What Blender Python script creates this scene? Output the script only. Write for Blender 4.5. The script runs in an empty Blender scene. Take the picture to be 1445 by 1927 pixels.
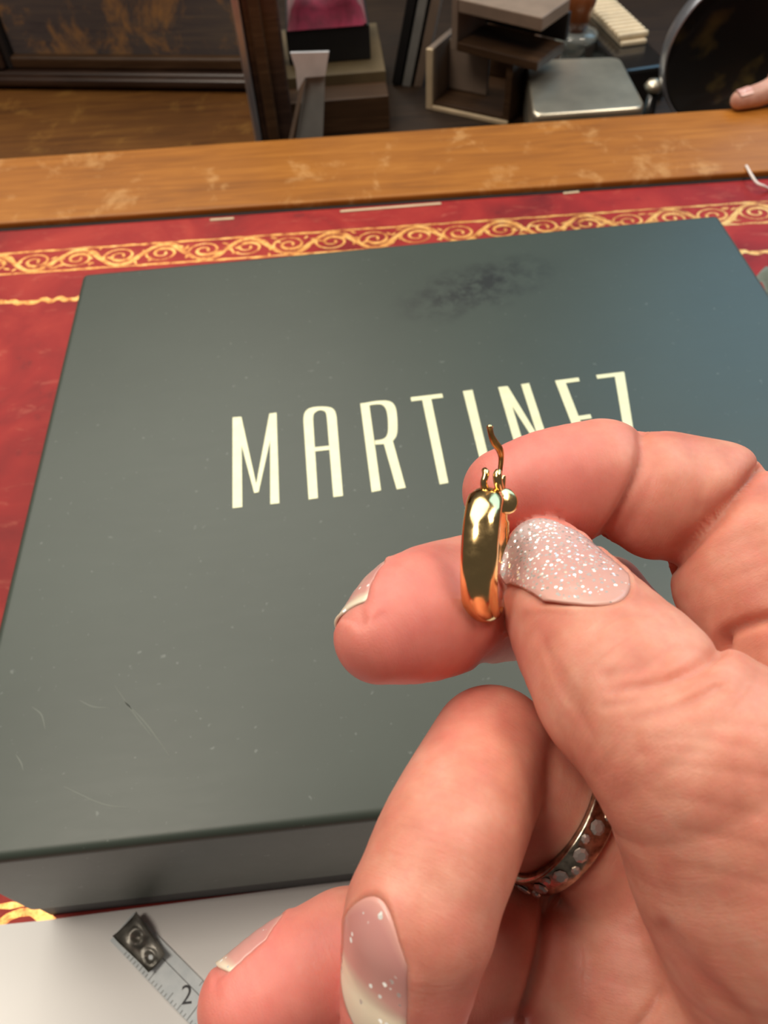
import bpy, bmesh, math, random
import numpy as np
from mathutils import Vector, Matrix

random.seed(7); np.random.seed(7)
S = bpy.context.scene
COL = S.collection
# ------------------------------------------------------------------ camera
F, CX, CY = 1450.0, 722.5, 963.5
CAM = np.array([0.0, 0.0, 0.2801])
PITCH, ROLL = math.radians(52.191), math.radians(-3.916)
_f = np.array([0, math.cos(PITCH), -math.sin(PITCH)])
_r = np.array([1.0, 0, 0]); _u = np.cross(_r, _f)
RX = math.cos(ROLL) * _r + math.sin(ROLL) * _u
UY = -math.sin(ROLL) * _r + math.cos(ROLL) * _u
FZ = _f
cam_d = bpy.data.cameras.new('camera'); cam = bpy.data.objects.new('camera', cam_d); COL.objects.link(cam)
cam_d.sensor_fit = 'VERTICAL'; cam_d.sensor_height = 36.0; cam_d.lens = F * 36.0 / 1927.0
cam_d.clip_start = 0.005; cam_d.clip_end = 50
cam.matrix_world = Matrix(((RX[0], UY[0], -FZ[0], CAM[0]), (RX[1], UY[1], -FZ[1], CAM[1]),
                           (RX[2], UY[2], -FZ[2], CAM[2]), (0, 0, 0, 1)))
cam_d.dof.use_dof = True; cam_d.dof.focus_distance = 0.125; cam_d.dof.aperture_fstop = 38.0
S.camera = cam
# ------------------------------------------------------------------ world, lamps, exposure
S.view_settings.view_transform = 'Standard'; S.view_settings.look = 'None'
S.view_settings.gamma = 1.0; S.view_settings.use_curve_mapping = False
S.view_settings.exposure = 0.0
world = bpy.data.worlds.new('world'); S.world = world; world.use_nodes = True
wb = world.node_tree.nodes['Background']; wb.inputs[0].default_value = (0.62, 0.56, 0.50, 1); wb.inputs[1].default_value = 0.13

def area(name, loc, target, sx, sy, power, color):
    d = bpy.data.lights.new(name, 'AREA'); d.shape = 'RECTANGLE'; d.size = sx; d.size_y = sy
    d.energy = power; d.color = color
    o = bpy.data.objects.new(name, d); COL.objects.link(o); o.location = loc
    o.rotation_euler = (Vector(target) - Vector(loc)).to_track_quat('-Z', 'Y').to_euler()
    return o
area('ceiling_panel', (-0.70, 1.45, 1.75), (-0.45, 1.05, 0.0), 1.9, 1.9, 44.0, (1.0, 0.93, 0.80))
area('key_and_fill_lamp', (0.72, 0.33, 1.30), (0.0, 0.10, 0.12), 0.45, 0.45, 9.5, (1.0, 0.87, 0.72))
area('key_and_fill_lamp', (-0.60, 0.06, 1.25), (-0.05, 0.10, 0.10), 0.40, 0.40, 7.5, (1.0, 0.88, 0.74))  # unseen fill added at the left to brighten the paper
area('shop_window', (1.70, 1.7, 1.45), (0.05, 0.2, 0.1), 1.9, 1.6, 22.0, (0.34, 0.70, 1.0))

# ------------------------------------------------------------------ helpers
def ray(u, v):
    return RX * (u - CX) / F - UY * (v - CY) / F + FZ
def on_z(u, v, z=0.0):
    r = ray(u, v); return CAM + r * ((z - CAM[2]) / r[2])
def on_y(u, v, y):
    r = ray(u, v); return CAM + r * ((y - CAM[1]) / r[1])
def cp(u, v, d):
    """pixel and depth in mm -> camera space mm (x right, y up, z forward)"""
    return np.array([(u - CX) / F * d, -(v - CY) / F * d, d], float)
def c2w(P):
    P = np.asarray(P, float)
    return CAM + (P[..., 0:1] * RX + P[..., 1:2] * UY + P[..., 2:3] * FZ) * 0.001
def project(P):
    d = np.asarray(P) - CAM; z = d @ FZ
    return CX + F * (d @ RX) / z, CY - F * (d @ UY) / z
def z_for_v(x, y, v):
    lo, hi = -0.2, 1.0
    for _ in range(60):
        m = (lo + hi) / 2
        if project(np.array([x, y, m]))[1] > v: lo = m
        else: hi = m
    return (lo + hi) / 2

def tag(o, label=None, cat=None, group=None, kind=None):
    if label: o['label'] = label
    if cat: o['category'] = cat
    if group: o['group'] = group
    if kind: o['kind'] = kind
    return o
def empty(name, loc=(0, 0, 0), rz=0.0):
    o = bpy.data.objects.new(name, None); COL.objects.link(o); o.location = loc; o.rotation_euler = (0, 0, rz)
    o.empty_display_size = 0.01
    return o
def link_mesh(name, me, mat, parent=None, smooth=False):
    o = bpy.data.objects.new(name, me); COL.objects.link(o)
    if mat: me.materials.append(mat)
    if smooth: me.polygons.foreach_set('use_smooth', [True] * len(me.polygons))
    if parent: o.parent = parent
    return o
def from_py(name, verts, faces, mat, parent=None, smooth=False):
    me = bpy.data.meshes.new(name); me.from_pydata([tuple(map(float, v)) for v in verts], [], faces); me.update()
    return link_mesh(name, me, mat, parent, smooth)
def from_bm(name, bm, mat, parent=None, smooth=False):
    me = bpy.data.meshes.new(name); bmesh.ops.recalc_face_normals(bm, faces=bm.faces[:]); bm.to_mesh(me); bm.free()
    return link_mesh(name, me, mat, parent, smooth)
def bm_box(bm, x0, x1, y0, y1, z0, z1, bev=0.0, seg=2, M=None):
    r = bmesh.ops.create_cube(bm, size=1.0)
    vs = r['verts']
    for v in vs:
        v.co = Vector((x0 + (v.co.x + .5) * (x1 - x0), y0 + (v.co.y + .5) * (y1 - y0), z0 + (v.co.z + .5) * (z1 - z0)))
    if bev > 0:
        es = list({e for v in vs for e in v.link_edges})
        rr = bmesh.ops.bevel(bm, geom=es, offset=bev, segments=seg, affect='EDGES', profile=0.5)
        vs = list({v for f in rr['faces'] for v in f.verts} | {v for v in vs if v.is_valid})
    if M is not None: bmesh.ops.transform(bm, matrix=M, verts=vs)
    return vs
def box(name, x0, x1, y0, y1, z0, z1, mat, parent=None, bev=0.001, seg=2, M=None):
    bm = bmesh.new(); bm_box(bm, x0, x1, y0, y1, z0, z1, bev, seg, M)
    return from_bm(name, bm, mat, parent)
def tube(pts, rad, n=12, caps=True, close=False):
    """verts, faces of a tube along pts"""
    P = np.asarray(pts, float); m = len(P); R = np.broadcast_to(np.asarray(rad, float), (m,))
    T = np.gradient(P, axis=0)
    if close: T = (np.roll(P, -1, 0) - np.roll(P, 1, 0))
    T /= np.linalg.norm(T, axis=1)[:, None]
    a = np.array([0, 0, 1.0]) if abs(T[0][2]) < .9 else np.array([1.0, 0, 0])
    N = np.cross(T[0], a); N /= np.linalg.norm(N); V = []; Fc = []
    for i in range(m):
        N = N - T[i] * (N @ T[i]); N /= np.linalg.norm(N); B = np.cross(T[i], N)
        for k in range(n):
            t = 2 * math.pi * k / n; V.append(P[i] + R[i] * (math.cos(t) * N + math.sin(t) * B))
    for i in range(m - 1 + (1 if close else 0)):
        j = (i + 1) % m
        for k in range(n):
            l = (k + 1) % n; Fc.append((i * n + k, i * n + l, j * n + l, j * n + k))
    if caps and not close:
        Fc.append(tuple(range(n - 1, -1, -1))); Fc.append(tuple((m - 1) * n + k for k in range(n)))
    return V, Fc
def lathe(prof, n=32):
    V = []; Fc = []; m = len(prof)
    for r, z in prof:
        for k in range(n):
            t = 2 * math.pi * k / n; V.append((r * math.cos(t), r * math.sin(t), z))
    for i in range(m - 1):
        for k in range(n):
            l = (k + 1) % n; Fc.append((i * n + k, i * n + l, (i + 1) * n + l, (i + 1) * n + k))
    return V, Fc
def spline(P, n):
    """Catmull-Rom resample of rows"""
    P = np.asarray(P, float); Q = np.vstack([2 * P[0] - P[1], P, 2 * P[-1] - P[-2]]); out = []
    m = len(P) - 1
    for t in np.linspace(0, m, n):
        i = min(int(t), m - 1); s = t - i; a, b, c, d = Q[i], Q[i + 1], Q[i + 2], Q[i + 3]
        out.append(.5 * (2 * b + (c - a) * s + (2 * a - 5 * b + 4 * c - d) * s ** 2 + (3 * b - a - 3 * c + d) * s ** 3))
    return np.array(out)

# ------------------------------------------------------------------ materials
class NT:
    def __init__(s, name):
        s.m = bpy.data.materials.new(name); s.m.use_nodes = True; s.t = s.m.node_tree
        s.b = s.t.nodes['Principled BSDF']; s.out = s.t.nodes['Material Output']; s._tc = None
    def n(s, typ, **kw):
        nd = s.t.nodes.new(typ)
        for k, v in kw.items():
            if k.startswith('i_'):
                nd.inputs[k[2:].replace('_', ' ')].default_value = v
            else: setattr(nd, k, v)
        return nd
    def l(s, a, b): s.t.links.new(a, b)
    def coord(s, kind='Object', scale=(1, 1, 1), rot=(0, 0, 0), src=None):
        mp = s.n('ShaderNodeMapping'); mp.inputs['Scale'].default_value = scale; mp.inputs['Rotation'].default_value = rot
        if src is None:
            if s._tc is None: s._tc = s.n('ShaderNodeTexCoord')
            src = s._tc.outputs[kind]
        s.l(src, mp.inputs['Vector']); return mp.outputs['Vector']
    def noise(s, vec, scale, detail=4, rough=.55, dist=0.0):
        nd = s.n('ShaderNodeTexNoise'); nd.inputs['Scale'].default_value = scale; nd.inputs['Detail'].default_value = detail
        nd.inputs['Roughness'].default_value = rough; nd.inputs['Distortion'].default_value = dist
        s.l(vec, nd.inputs['Vector']); return nd.outputs['Fac']
    def ramp(s, fac, stops, interp='LINEAR'):
        nd = s.n('ShaderNodeValToRGB'); cr = nd.color_ramp; cr.interpolation = interp
        while len(cr.elements) < len(stops): cr.elements.new(.5)
        for e, (p, c) in zip(cr.elements, stops):
            e.position = p; e.color = (*c, 1) if len(c) == 3 else c
        s.l(fac, nd.inputs['Fac']); return nd.outputs['Color']
    def mix(s, fac, a, b, blend='MIX'):
        nd = s.n('ShaderNodeMix', data_type='RGBA', blend_type=blend)
        for sock, val in ((nd.inputs[0], fac), (nd.inputs[6], a), (nd.inputs[7], b)):
            if isinstance(val, (int, float)): sock.default_value = val
            elif isinstance(val, tuple): sock.default_value = (*val, 1) if len(val) == 3 else val
            else: s.l(val, sock)
        return nd.outputs[2]
    def math(s, op, a, b=None, clamp=False):
        nd = s.n('ShaderNodeMath', operation=op, use_clamp=clamp)
        for sock, val in ((nd.inputs[0], a), (nd.inputs[1], b)):
            if val is None: continue
            if isinstance(val, (int, float)): sock.default_value = val
            else: s.l(val, sock)
        return nd.outputs[0]
    def bump(s, h, strength, dist, normal=None):
        nd = s.n('ShaderNodeBump'); nd.inputs['Strength'].default_value = strength; nd.inputs['Distance'].default_value = dist
        s.l(h, nd.inputs['Height'])
        if normal is not None: s.l(normal, nd.inputs['Normal'])
        return nd.outputs['Normal']
    def set(s, **kw):
        for k, v in kw.items():
            sock = s.b.inputs[k.replace('_', ' ')]
            if isinstance(v, (int, float)): sock.default_value = v
            elif isinstance(v, tuple): sock.default_value = (*v, 1) if (len(v) == 3 and sock.type == 'RGBA') else v
            else: s.l(v, sock)
        return s.m
def plain(name, color, rough=.5, metal=0.0, var=.12, scale=60.0, bump=0.0, **kw):
    t = NT(name); f = t.noise(t.coord(), scale, 5)
    a = tuple(c * (1 - var) for c in color); b = tuple(min(1, c * (1 + var)) for c in color)
    t.set(Base_Color=t.ramp(f, [(.3, a), (.7, b)]), Roughness=rough, Metallic=metal, **kw)
    if bump: t.set(Normal=t.bump(f, bump, .0005))
    return t.m

def wood(name, dark, mid, light, rough=.32, axis=(3, 40, 40), worn=0.0, wear_col=(.75, .55, .3), scale=1.0, coat=0.3):
    t = NT(name); v = t.coord(scale=tuple(a * scale for a in axis))
    g = t.noise(v, 4.0, 8, .6, 1.2); big = t.noise(t.coord(), 9.0 * scale, 3)
    col = t.ramp(t.mix(.35, g, big), [(.3, dark), (.5, mid), (.7, light)])
    if worn:
        w = t.noise(t.coord(scale=(1.3, 1, 1)), 26.0 * scale, 9, .72, .35)
        col = t.mix(t.math('MULTIPLY', t.ramp(w, [(.49 if worn > .7 else .56, (0, 0, 0)), (.66, (1, 1, 1))]), worn), col, wear_col)
    t.set(Base_Color=col, Roughness=rough, Coat_Weight=coat, Coat_Roughness=.18, Specular_IOR_Level=.3)
    t.set(Normal=t.bump(g, .15, .0006)); return t.m

M = {}
M['banding'] = wood('honey_wood', (.21, .068, .008), (.35, .122, .014), (.47, .185, .028), rough=.5, worn=.42, wear_col=(.66, .38, .15), coat=.12)
M['brown_board'] = wood('brown_board', (.07, .025, .006), (.15, .058, .012), (.25, .11, .022), rough=.55, worn=.3, wear_col=(.42, .22, .05), coat=.03)
M['dark_wood'] = wood('dark_wood', (.018, .010, .008), (.04, .022, .016), (.08, .045, .03), rough=.3)
M['panel'] = wood('worn_panel', (.06, .055, .068), (.10, .088, .09), (.16, .13, .105), rough=.4, worn=.85, wear_col=(.50, .26, .09), scale=.8)
M['walnut'] = wood('walnut', (.03, .014, .007), (.06, .03, .014), (.11, .06, .03), rough=.5, coat=.05)
M['dark_floor'] = wood('dark_shelf', (.010, .006, .004), (.022, .012, .007), (.045, .026, .014), rough=.5, coat=.05)
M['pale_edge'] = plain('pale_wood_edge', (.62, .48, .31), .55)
M['taupe'] = plain('taupe_board', (.22, .16, .12), .6)
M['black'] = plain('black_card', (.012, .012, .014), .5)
M['magenta'] = plain('magenta_velvet', (.34, .012, .06), .8, scale=90, var=.4, Sheen_Weight=.6)
M['grey_card'] = plain('grey_card', (.26, .26, .25), .5)
M['white_card'] = plain('white_card', (.55, .54, .55), .5)
M['silver'] = plain('brushed_silver', (.66, .60, .48), .34, .9, var=.2, scale=25)
M['cream'] = plain('cream_bone', (.72, .60, .42), .5)
M['black_gloss'] = plain('black_lacquer', (.012, .011, .011), .22, Coat_Weight=.5)
M['pale_rim'] = plain('pale_metal_rim', (.42, .44, .50), .3, .8)
M['thread'] = plain('white_thread', (.85, .78, .74), .7)
M['pale_cloth'] = plain('pale_green_cloth', (.30, .38, .34), .7)
M['olive'] = plain('olive_board', (.12, .085, .04), .6)
# ================================================================== DESK
def leather():
    t = NT('red_leather'); v = t.coord()
    big = t.noise(v, 14.0, 6, .6, .6); fine = t.noise(v, 900.0, 3, .6); sc = t.noise(t.coord(scale=(1, 2.2, 1)), 42.0, 8, .7, 1.5)
    col = t.ramp(big, [(.3, (.16, .008, .010)), (.5, (.31, .017, .016)), (.72, (.45, .045, .030))])
    col = t.mix(t.math('MULTIPLY', t.ramp(sc, [(.57, (0, 0, 0)), (.70, (1, 1, 1))]), .45), col, (.52, .15, .10))
    dk = t.noise(v, 60.0, 5, .7)
    col = t.mix(t.math('MULTIPLY', t.ramp(dk, [(.28, (1, 1, 1)), (.40, (0, 0, 0))]), .5), col, (.07, .012, .014))
    t.set(Base_Color=col, Roughness=.55, Specular_IOR_Level=.25); t.set(Normal=t.bump(fine, .25, .0002)); return t.m
def gold_leaf():
    t = NT('gold_leaf'); v = t.coord(); w = t.noise(v, 120.0, 7, .75)
    t.set(Base_Color=t.ramp(w, [(.36, (.30, .03, .02)), (.44, (.70, .28, .07)), (.54, (.97, .52, .15)), (.7, (1.0, .68, .28))]), Metallic=.5, Roughness=.42); return t.m
M['leather'] = leather(); M['goldleaf'] = gold_leaf()
Y_LEA = on_z(722, 384)[1]; Y_EDGE = on_z(722, 250, .004)[1]
desk = tag(empty('writing_desk', (0, 0.3, 0)), 'antique desk with gold-tooled red leather top and honey wood back border', 'desk')
def dpart(o): o.location.y -= .3; o.parent = desk; return o
dpart(box('leather_top', -.75, .85, -.35, Y_LEA + .001, -.012, 0, M['leather'], None, .0004))
dpart(box('wood_border', -.75, .85, Y_LEA + .0012, Y_EDGE, -.014, .0045, M['banding'], None, .0015, 3))
dpart(box('joint_gap', -.75, .85, Y_LEA - .0016, Y_LEA + .0012, -.006, .0006, M['black'], None, .0002))
dpart(box('desk_carcass', -.74, .84, -.34, Y_EDGE - .004, -.075, -.0145, M['dark_wood'], None, .001))
# pale strips painting highlight glints along the joint between leather and border
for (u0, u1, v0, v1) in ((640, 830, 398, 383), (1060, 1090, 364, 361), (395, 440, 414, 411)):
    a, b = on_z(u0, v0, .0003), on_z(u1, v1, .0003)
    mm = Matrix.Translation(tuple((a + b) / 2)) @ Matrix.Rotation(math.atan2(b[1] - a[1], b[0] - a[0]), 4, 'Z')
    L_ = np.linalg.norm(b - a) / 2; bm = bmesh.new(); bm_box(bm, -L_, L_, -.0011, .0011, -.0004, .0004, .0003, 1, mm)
    dpart(from_bm('painted_glint', bm, M['pale_edge'], None))['label'] = 'pale strip painting a highlight glint on the leather edge'
# gold tooling: scrolls in a wide band, a narrow line of leaves
def ribbon(bm, pts, w):
    P = np.asarray(pts, float); T = np.gradient(P, axis=0); T /= np.linalg.norm(T, axis=1)[:, None] + 1e-9
    N = np.stack([-T[:, 1], T[:, 0]], 1); W = np.broadcast_to(np.asarray(w, float), (len(P),)); vs = []
    for p, n_, ww in zip(P, N, W):
        a = p + n_ * ww; b = p - n_ * ww; zz = .0001 + random.random() * .00006
        vs.append((bm.verts.new((a[0], a[1], zz)), bm.verts.new((b[0], b[1], zz))))
    for i in range(len(vs) - 1): bm.faces.new((vs[i][0], vs[i][1], vs[i + 1][1], vs[i + 1][0]))
def scroll_band(name, y0, y1, x0=-.75, x1=.85, step=.027):
    bm = bmesh.new(); yc = (y0 + y1) / 2; h = (y1 - y0) / 2; k = 0; x = x0
    xs = np.arange(x0, x1, .004)
    for yy, ww in ((y1, .0009), (y0, .0009)):
        ribbon(bm, [(q, yy + random.uniform(-.0003, .0003)) for q in xs], [ww * random.uniform(.5, 1.3) for _ in xs])
    while x < x1:
        sg = 1 if k % 2 else -1
        th = np.linspace(0, 4.2 * math.pi, 40); r = h * .92 * (1 - th / (4.8 * math.pi))
        ribbon(bm, np.stack([x + r * 1.25 * np.cos(th * sg), yc + r * np.sin(th * sg)], 1), .0009 + .0004 * np.sin(th))
        t_ = np.linspace(0, 1, 16)
        ribbon(bm, np.stack([x + step * t_, yc + sg * h * .8 * np.cos(t_ * math.pi)], 1), .0012 * np.sin(t_ * math.pi) + .0004)
        for j in range(5):
            a = random.uniform(0, 6.28); q = np.linspace(0, .0055, 5)
            cx_, cy_ = x + step * .5 + random.uniform(-.006, .006), yc + random.uniform(-.7, .7) * h
            ribbon(bm, np.stack([cx_ + q * math.cos(a), cy_ + q * math.sin(a) * .6], 1), .0009 * np.sin(np.linspace(.2, 2.9, 5)))
        x += step; k += 1
    return tag(dpart(from_bm(name, bm, M['goldleaf'], None)), kind='stuff')
yb0, yb1 = on_z(75, 512)[1], on_z(75, 473)[1]
scroll_band('gold_scroll_border', yb0, yb1)
yl = on_z(75, 566)[1]
bm = bmesh.new(); x = -.75
while x < .85:
    q = np.linspace(0, .011, 7)
    ribbon(bm, np.stack([x + q, yl + .0016 * np.sin(q / .011 * 3.14 * random.choice((1, 2))) * random.choice((-1, 1))], 1), .0015 * np.sin(np.linspace(.25, 2.9, 7)) + .0004)
    ribbon(bm, np.stack([x + q, yl + 0 * q], 1), .0007); x += .0095
tag(dpart(from_bm('gold_leaf_line', bm, M['goldleaf'], None)), kind='stuff')
yf = on_z(40, 1728)[1]
scroll_band('gold_scroll_border', yf - .020, yf + .004, -.75, float(on_z(70, 1735)[0]))

# ================================================================== BOX WITH LETTERING
BX, BY, BL, BW, BH = .0178, .3200, .2582, .300, .0717
BYAW = math.radians(2.438); ZT = BH
def box_mat():
    t = NT('slate_green_board'); v = t.coord(); n1 = t.noise(v, 9.0, 5, .6); n2 = t.noise(t.coord(scale=(1, 6, 1), rot=(0, 0, .6)), 60.0, 8, .75, .6)
    col = t.ramp(n1, [(.3, (.034, .046, .037)), (.7, (.043, .058, .047))])
    spots = t.noise(v, 420.0, 2, .5)
    col = t.mix(t.math('MULTIPLY', t.ramp(spots, [(.70, (0, 0, 0)), (.76, (1, 1, 1))]), .35), col, (.20, .23, .21))
    # dark rubbed smudge near the back edge
    tc = t.n('ShaderNodeTexCoord'); mp = t.n('ShaderNodeMapping', vector_type='POINT')
    mp.inputs['Location'].default_value = (-.013 * 1, .046, 0); mp.inputs['Rotation'].default_value = (0, 0, -.35)
    t.l(tc.outputs['Object'], mp.inputs['Vector'])
    sc = t.n('ShaderNodeVectorMath', operation='MULTIPLY'); sc.inputs[1].default_value = (22, 50, 0); t.l(mp.outputs[0], sc.inputs[0])
    ln = t.n('ShaderNodeVectorMath', operation='LENGTH'); t.l(sc.outputs[0], ln.inputs[0])
    m = t.math('MULTIPLY', t.math('SUBTRACT', 1.0, ln.outputs['Value'], True), t.ramp(t.noise(v, 130.0, 7, .75), [(.42, (0, 0, 0)), (.62, (1, 1, 1))]))
    col = t.mix(t.math('MULTIPLY', m, 1.6, True), col, (.010, .013, .012))
    rg = t.ramp(n2, [(.3, (.42, .42, .42)), (.62, (.45, .45, .45)), (.75, (.36, .36, .36))])
    t.set(Base_Color=col, Roughness=rg, Specular_IOR_Level=.6); t.set(Normal=t.bump(t.noise(v, 1500.0, 2), .08, .0001)); return t.m
M['box'] = box_mat(); M['foil'] = plain('cream_foil', (.80, .80, .53), .38, .15, var=.06, scale=300)
gift = tag(empty('gift_box', (BX, BY, 0), BYAW), 'slate green lidded box with pale capital lettering on red leather desk', 'box')
bm = bmesh.new(); bm_box(bm, -BW / 2, BW / 2, -BL, 0, .0145, BH, .0030, 5); lid = from_bm('lid', bm, M['box'], gift, True)
for p in lid.data.polygons: p.use_smooth = True
bm = bmesh.new(); bm_box(bm, -BW / 2 + .0015, BW / 2 - .0015, -BL + .0015, -.0015, .0009, .030, .0005, 2); from_bm('tray', bm, M['black'], gift)  # tray coloured black to stand in for the shadow gap under the lid
_c, _s = math.cos(BYAW), math.sin(BYAW)
def to_box(u, v):
    P = on_z(u, v, ZT) - np.array([BX, BY, 0]); return (_c * P[0] + _s * P[1], -_s * P[0] + _c * P[1])
def lp(cx, cy): return to_box(400 + cx / 1.72, 680 + cy / 1.72)
def arc(pts, n=14): return [tuple(p) for p in spline(pts, n)]
LET = {
 'M': [[(65, 182), (93, 180), (96, 472), (65, 476)], [(186, 170), (207, 167), (216, 460), (187, 463)],
       [(70, 182), (93, 180), (147, 424), (135, 427)], [(184, 170), (206, 167), (149, 424), (136, 427)]],
 'A': [[(294, 190), (325, 187), (341, 443), (311, 448)], [(370, 182), (401, 179), (422, 436), (391, 440)],
       [(331, 279), (377, 274), (378, 287), (332, 292)],
       arc([(294, 191), (298, 167), (315, 152), (348, 147), (382, 150), (396, 162), (401, 180)]) + arc([(370, 184), (366, 165), (352, 159), (338, 162), (327, 172), (325, 189)])],
 'R': [[(478, 137), (506, 134), (545, 418), (515, 424)],
       arc([(490, 136), (530, 129), (570, 129), (590, 145), (597, 180), (598, 225), (590, 250), (568, 266), (526, 270)], 24) + arc([(525, 257), (552, 252), (566, 236), (568, 200), (563, 160), (548, 141), (520, 141), (492, 147)], 20),
       [(554, 266), (583, 258), (625, 410), (596, 415)]],
 'T': [[(641, 117), (743, 105), (746, 118), (643, 130)], [(678, 124), (707, 120), (763, 394), (735, 399)]],
 'I': [[(810, 97), (841, 93), (907, 372), (880, 378)]],
 'N': [[(924, 84), (950, 81), (1031, 350), (1003, 355)], [(930, 84), (955, 81), (1112, 340), (1096, 343)], [(998, 75), (1024, 71), (1112, 338), (1084, 343)]],
 'E': [[(1108, 63), (1138, 59), (1240, 322), (1210, 328)], [(1108, 63), (1184, 53), (1188, 65), (1113, 75)], [(1160, 181), (1222, 172), (1227, 185), (1166, 194)], [(1206, 316), (1290, 305), (1295, 318), (1210, 328)]],
 'Z': [[(1241, 45), (1330, 34), (1334, 46), (1245, 57)], [(1300, 40), (1332, 36), (1375, 305), (1345, 309)], [(1341, 297), (1440, 285), (1445, 298), (1346, 309)]],
}
for ch, polys in LET.items():
    bm = bmesh.new()
    for k, pl in enumerate(polys):
        q = [lp(*p) for p in pl]; z0 = BH - .0001; z1 = BH + .00012 + k * .00001
        lo = [bm.verts.new((a, b, z0)) for a, b in q]; hi = [bm.verts.new((a, b, z1)) for a, b in q]
        bm.faces.new(hi); n_ = len(q)
        for i in range(n_): j = (i + 1) % n_; bm.faces.new((lo[i], lo[j], hi[j], hi[i]))
    tag(from_bm('foil_letter', bm, M['foil'], gift), 'pale foil capital %s' % ch)

M['scuff'] = plain('rubbed_board', (.085, .10, .082), .42)
for pts in ([(216, 1290), (250, 1340), (285, 1385)], [(232, 1318), (275, 1362), (318, 1422)], [(150, 1318), (175, 1330), (205, 1332)], [(60, 1330), (78, 1345), (85, 1372)], [(120, 1480), (190, 1512), (240, 1520)], [(30, 1420), (40, 1436), (44, 1450)]):
    P = [to_box(*p) for p in spline(np.array(pts, float), 10)]; w_ = .00022 * np.sin(np.linspace(.3, 2.85, 10)); T = np.gradient(np.array(P), axis=0); T /= np.linalg.norm(T, axis=1)[:, None]
    V = [(p[0] - t_[1] * q, p[1] + t_[0] * q, BH + .00004) for p, t_, q in zip(P, T, w_)] + [(p[0] + t_[1] * q, p[1] - t_[0] * q, BH + .00004) for p, t_, q in zip(P, T, w_)]
    from_py('scratch', V, [(i, 10 + i, 11 + i, i + 1) for i in range(9)], M['scuff'], gift)
# ================================================================== PAPER AND TAPE
t = NT('paper'); t.set(Base_Color=(.80, .79, .78), Roughness=.7); t.set(Normal=t.bump(t.noise(t.coord(), 500.0, 3), .1, .0002)); M['paper'] = t.m
pz = .0008
pc = [on_z(-260, 1766, pz), on_z(84, 1732, pz), on_z(652, 1657, pz), on_z(1500, 1546, pz), on_z(2100, 2500, pz), on_z(-500, 2700, pz)]
n_ = len(pc); pv = [np.array([p[0], p[1], .0004]) for p in pc] + [np.array([p[0], p[1], pz]) for p in pc]
paper = tag(from_py('paper_sheet', pv, [tuple(range(n_ - 1, -1, -1)), tuple(range(n_, 2 * n_))] + [(i, (i + 1) % n_, n_ + (i + 1) % n_, n_ + i) for i in range(n_)], M['paper']),
            'blank white sheet of paper in front of the green box', 'paper')
t = NT('tape_cloth'); t.set(Base_Color=t.ramp(t.noise(t.coord(), 300.0, 3), [(.3, (.50, .56, .60)), (.7, (.60, .65, .68))]), Roughness=.45); M['tape'] = t.m
M['ink'] = plain('black_ink', (.03, .03, .035), .6)
tz = .0017
def tc_(cx, cy): return (cx / 2.89, 1550 + cy / 2.89)
TA = on_z(*tc_(668, 578), tz); TB = on_z(*tc_(1048, 968), tz)      # middle line of tape
tdir = (TB - TA); tlen = np.linalg.norm(tdir[:2]); tdir = tdir / np.linalg.norm(tdir); tnor = np.array([-tdir[1], tdir[0], 0])
wl = on_z(*tc_(870, 920), tz); wr = on_z(*tc_(985, 735), tz)
TW = abs((wr - wl) @ tnor) / 2; mid = (wl + wr) / 2; off = (mid - TA) @ tnor
T0 = TA + tnor * off
TSC = tlen / .0508 * 1.0
tape = tag(empty('tape_measure', tuple(T0)), 'pale grey tape measure with metal end clip lying on white paper', 'tape measure')
tape.rotation_euler = (0, 0, math.atan2(tdir[1], tdir[0]))
TLEN = .26
from_bm('ribbon', (lambda b: (bm_box(b, -.001, TLEN, -TW, TW, -.0006, 0, .0001, 1), b)[1])(bmesh.new()), M['tape'], tape)
bm = bmesh.new()
sgn = -1 if (wl - T0) @ tnor < 0 else 1           # side of the fine ticks
inch = tlen / 1.0 / 2.0 * 1.06
def mark(x0, x1, y0, y1): bm_box(bm, x0, x1, y0, y1, 0, .00006)
i = 0
for k in range(4, int(TLEN / (inch / 12))):
    x = k * inch / 12; l_ = (.30 if k % 12 == 0 else .24 if k % 6 == 0 else .17 if k % 3 == 0 else .11) * TW * 2
    a, b = sgn * TW, sgn * (TW - l_); mark(x, x + .00018, min(a, b), max(a, b))
for k in range(9, int(TLEN / (inch / 4))):
    x = k * inch / 5.0; l_ = (.16 if k % 2 else .26) * TW * 2
    a, b = -sgn * TW, -sgn * (TW - l_); mark(x, x + .00018, min(a, b), max(a, b))
ym = -sgn * TW * .32
mark(.75 * inch, 2 * inch, min(ym, ym + .0002), max(ym, ym + .0002))
for k in range(2, int(TLEN / inch) + 1): mark(k * inch, k * inch + .0002, min(ym, sgn * TW), max(ym, sgn * TW))
from_bm('printed_scale', bm, M['ink'], tape)
def numeral(txt, x, y, size, rz):
    cu = bpy.data.curves.new('numeral', 'FONT'); cu.body = txt; cu.size = size; cu.align_x = 'CENTER'; cu.align_y = 'CENTER'; cu.extrude = .00004
    tmp = bpy.data.objects.new('tmp', cu); COL.objects.link(tmp); bpy.context.view_layer.update()
    me = bpy.data.meshes.new_from_object(tmp.evaluated_get(bpy.context.evaluated_depsgraph_get())); bpy.data.objects.remove(tmp)
    o = link_mesh('numeral', me, M['ink'], tape); o.location = (x, y, .00005); o.rotation_euler = (0, 0, rz); return o
for k in (2, 3, 4): numeral(str(k), k * inch - .0046, sgn * TW * .28 - sgn * .0008, .0075, .75)
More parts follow.
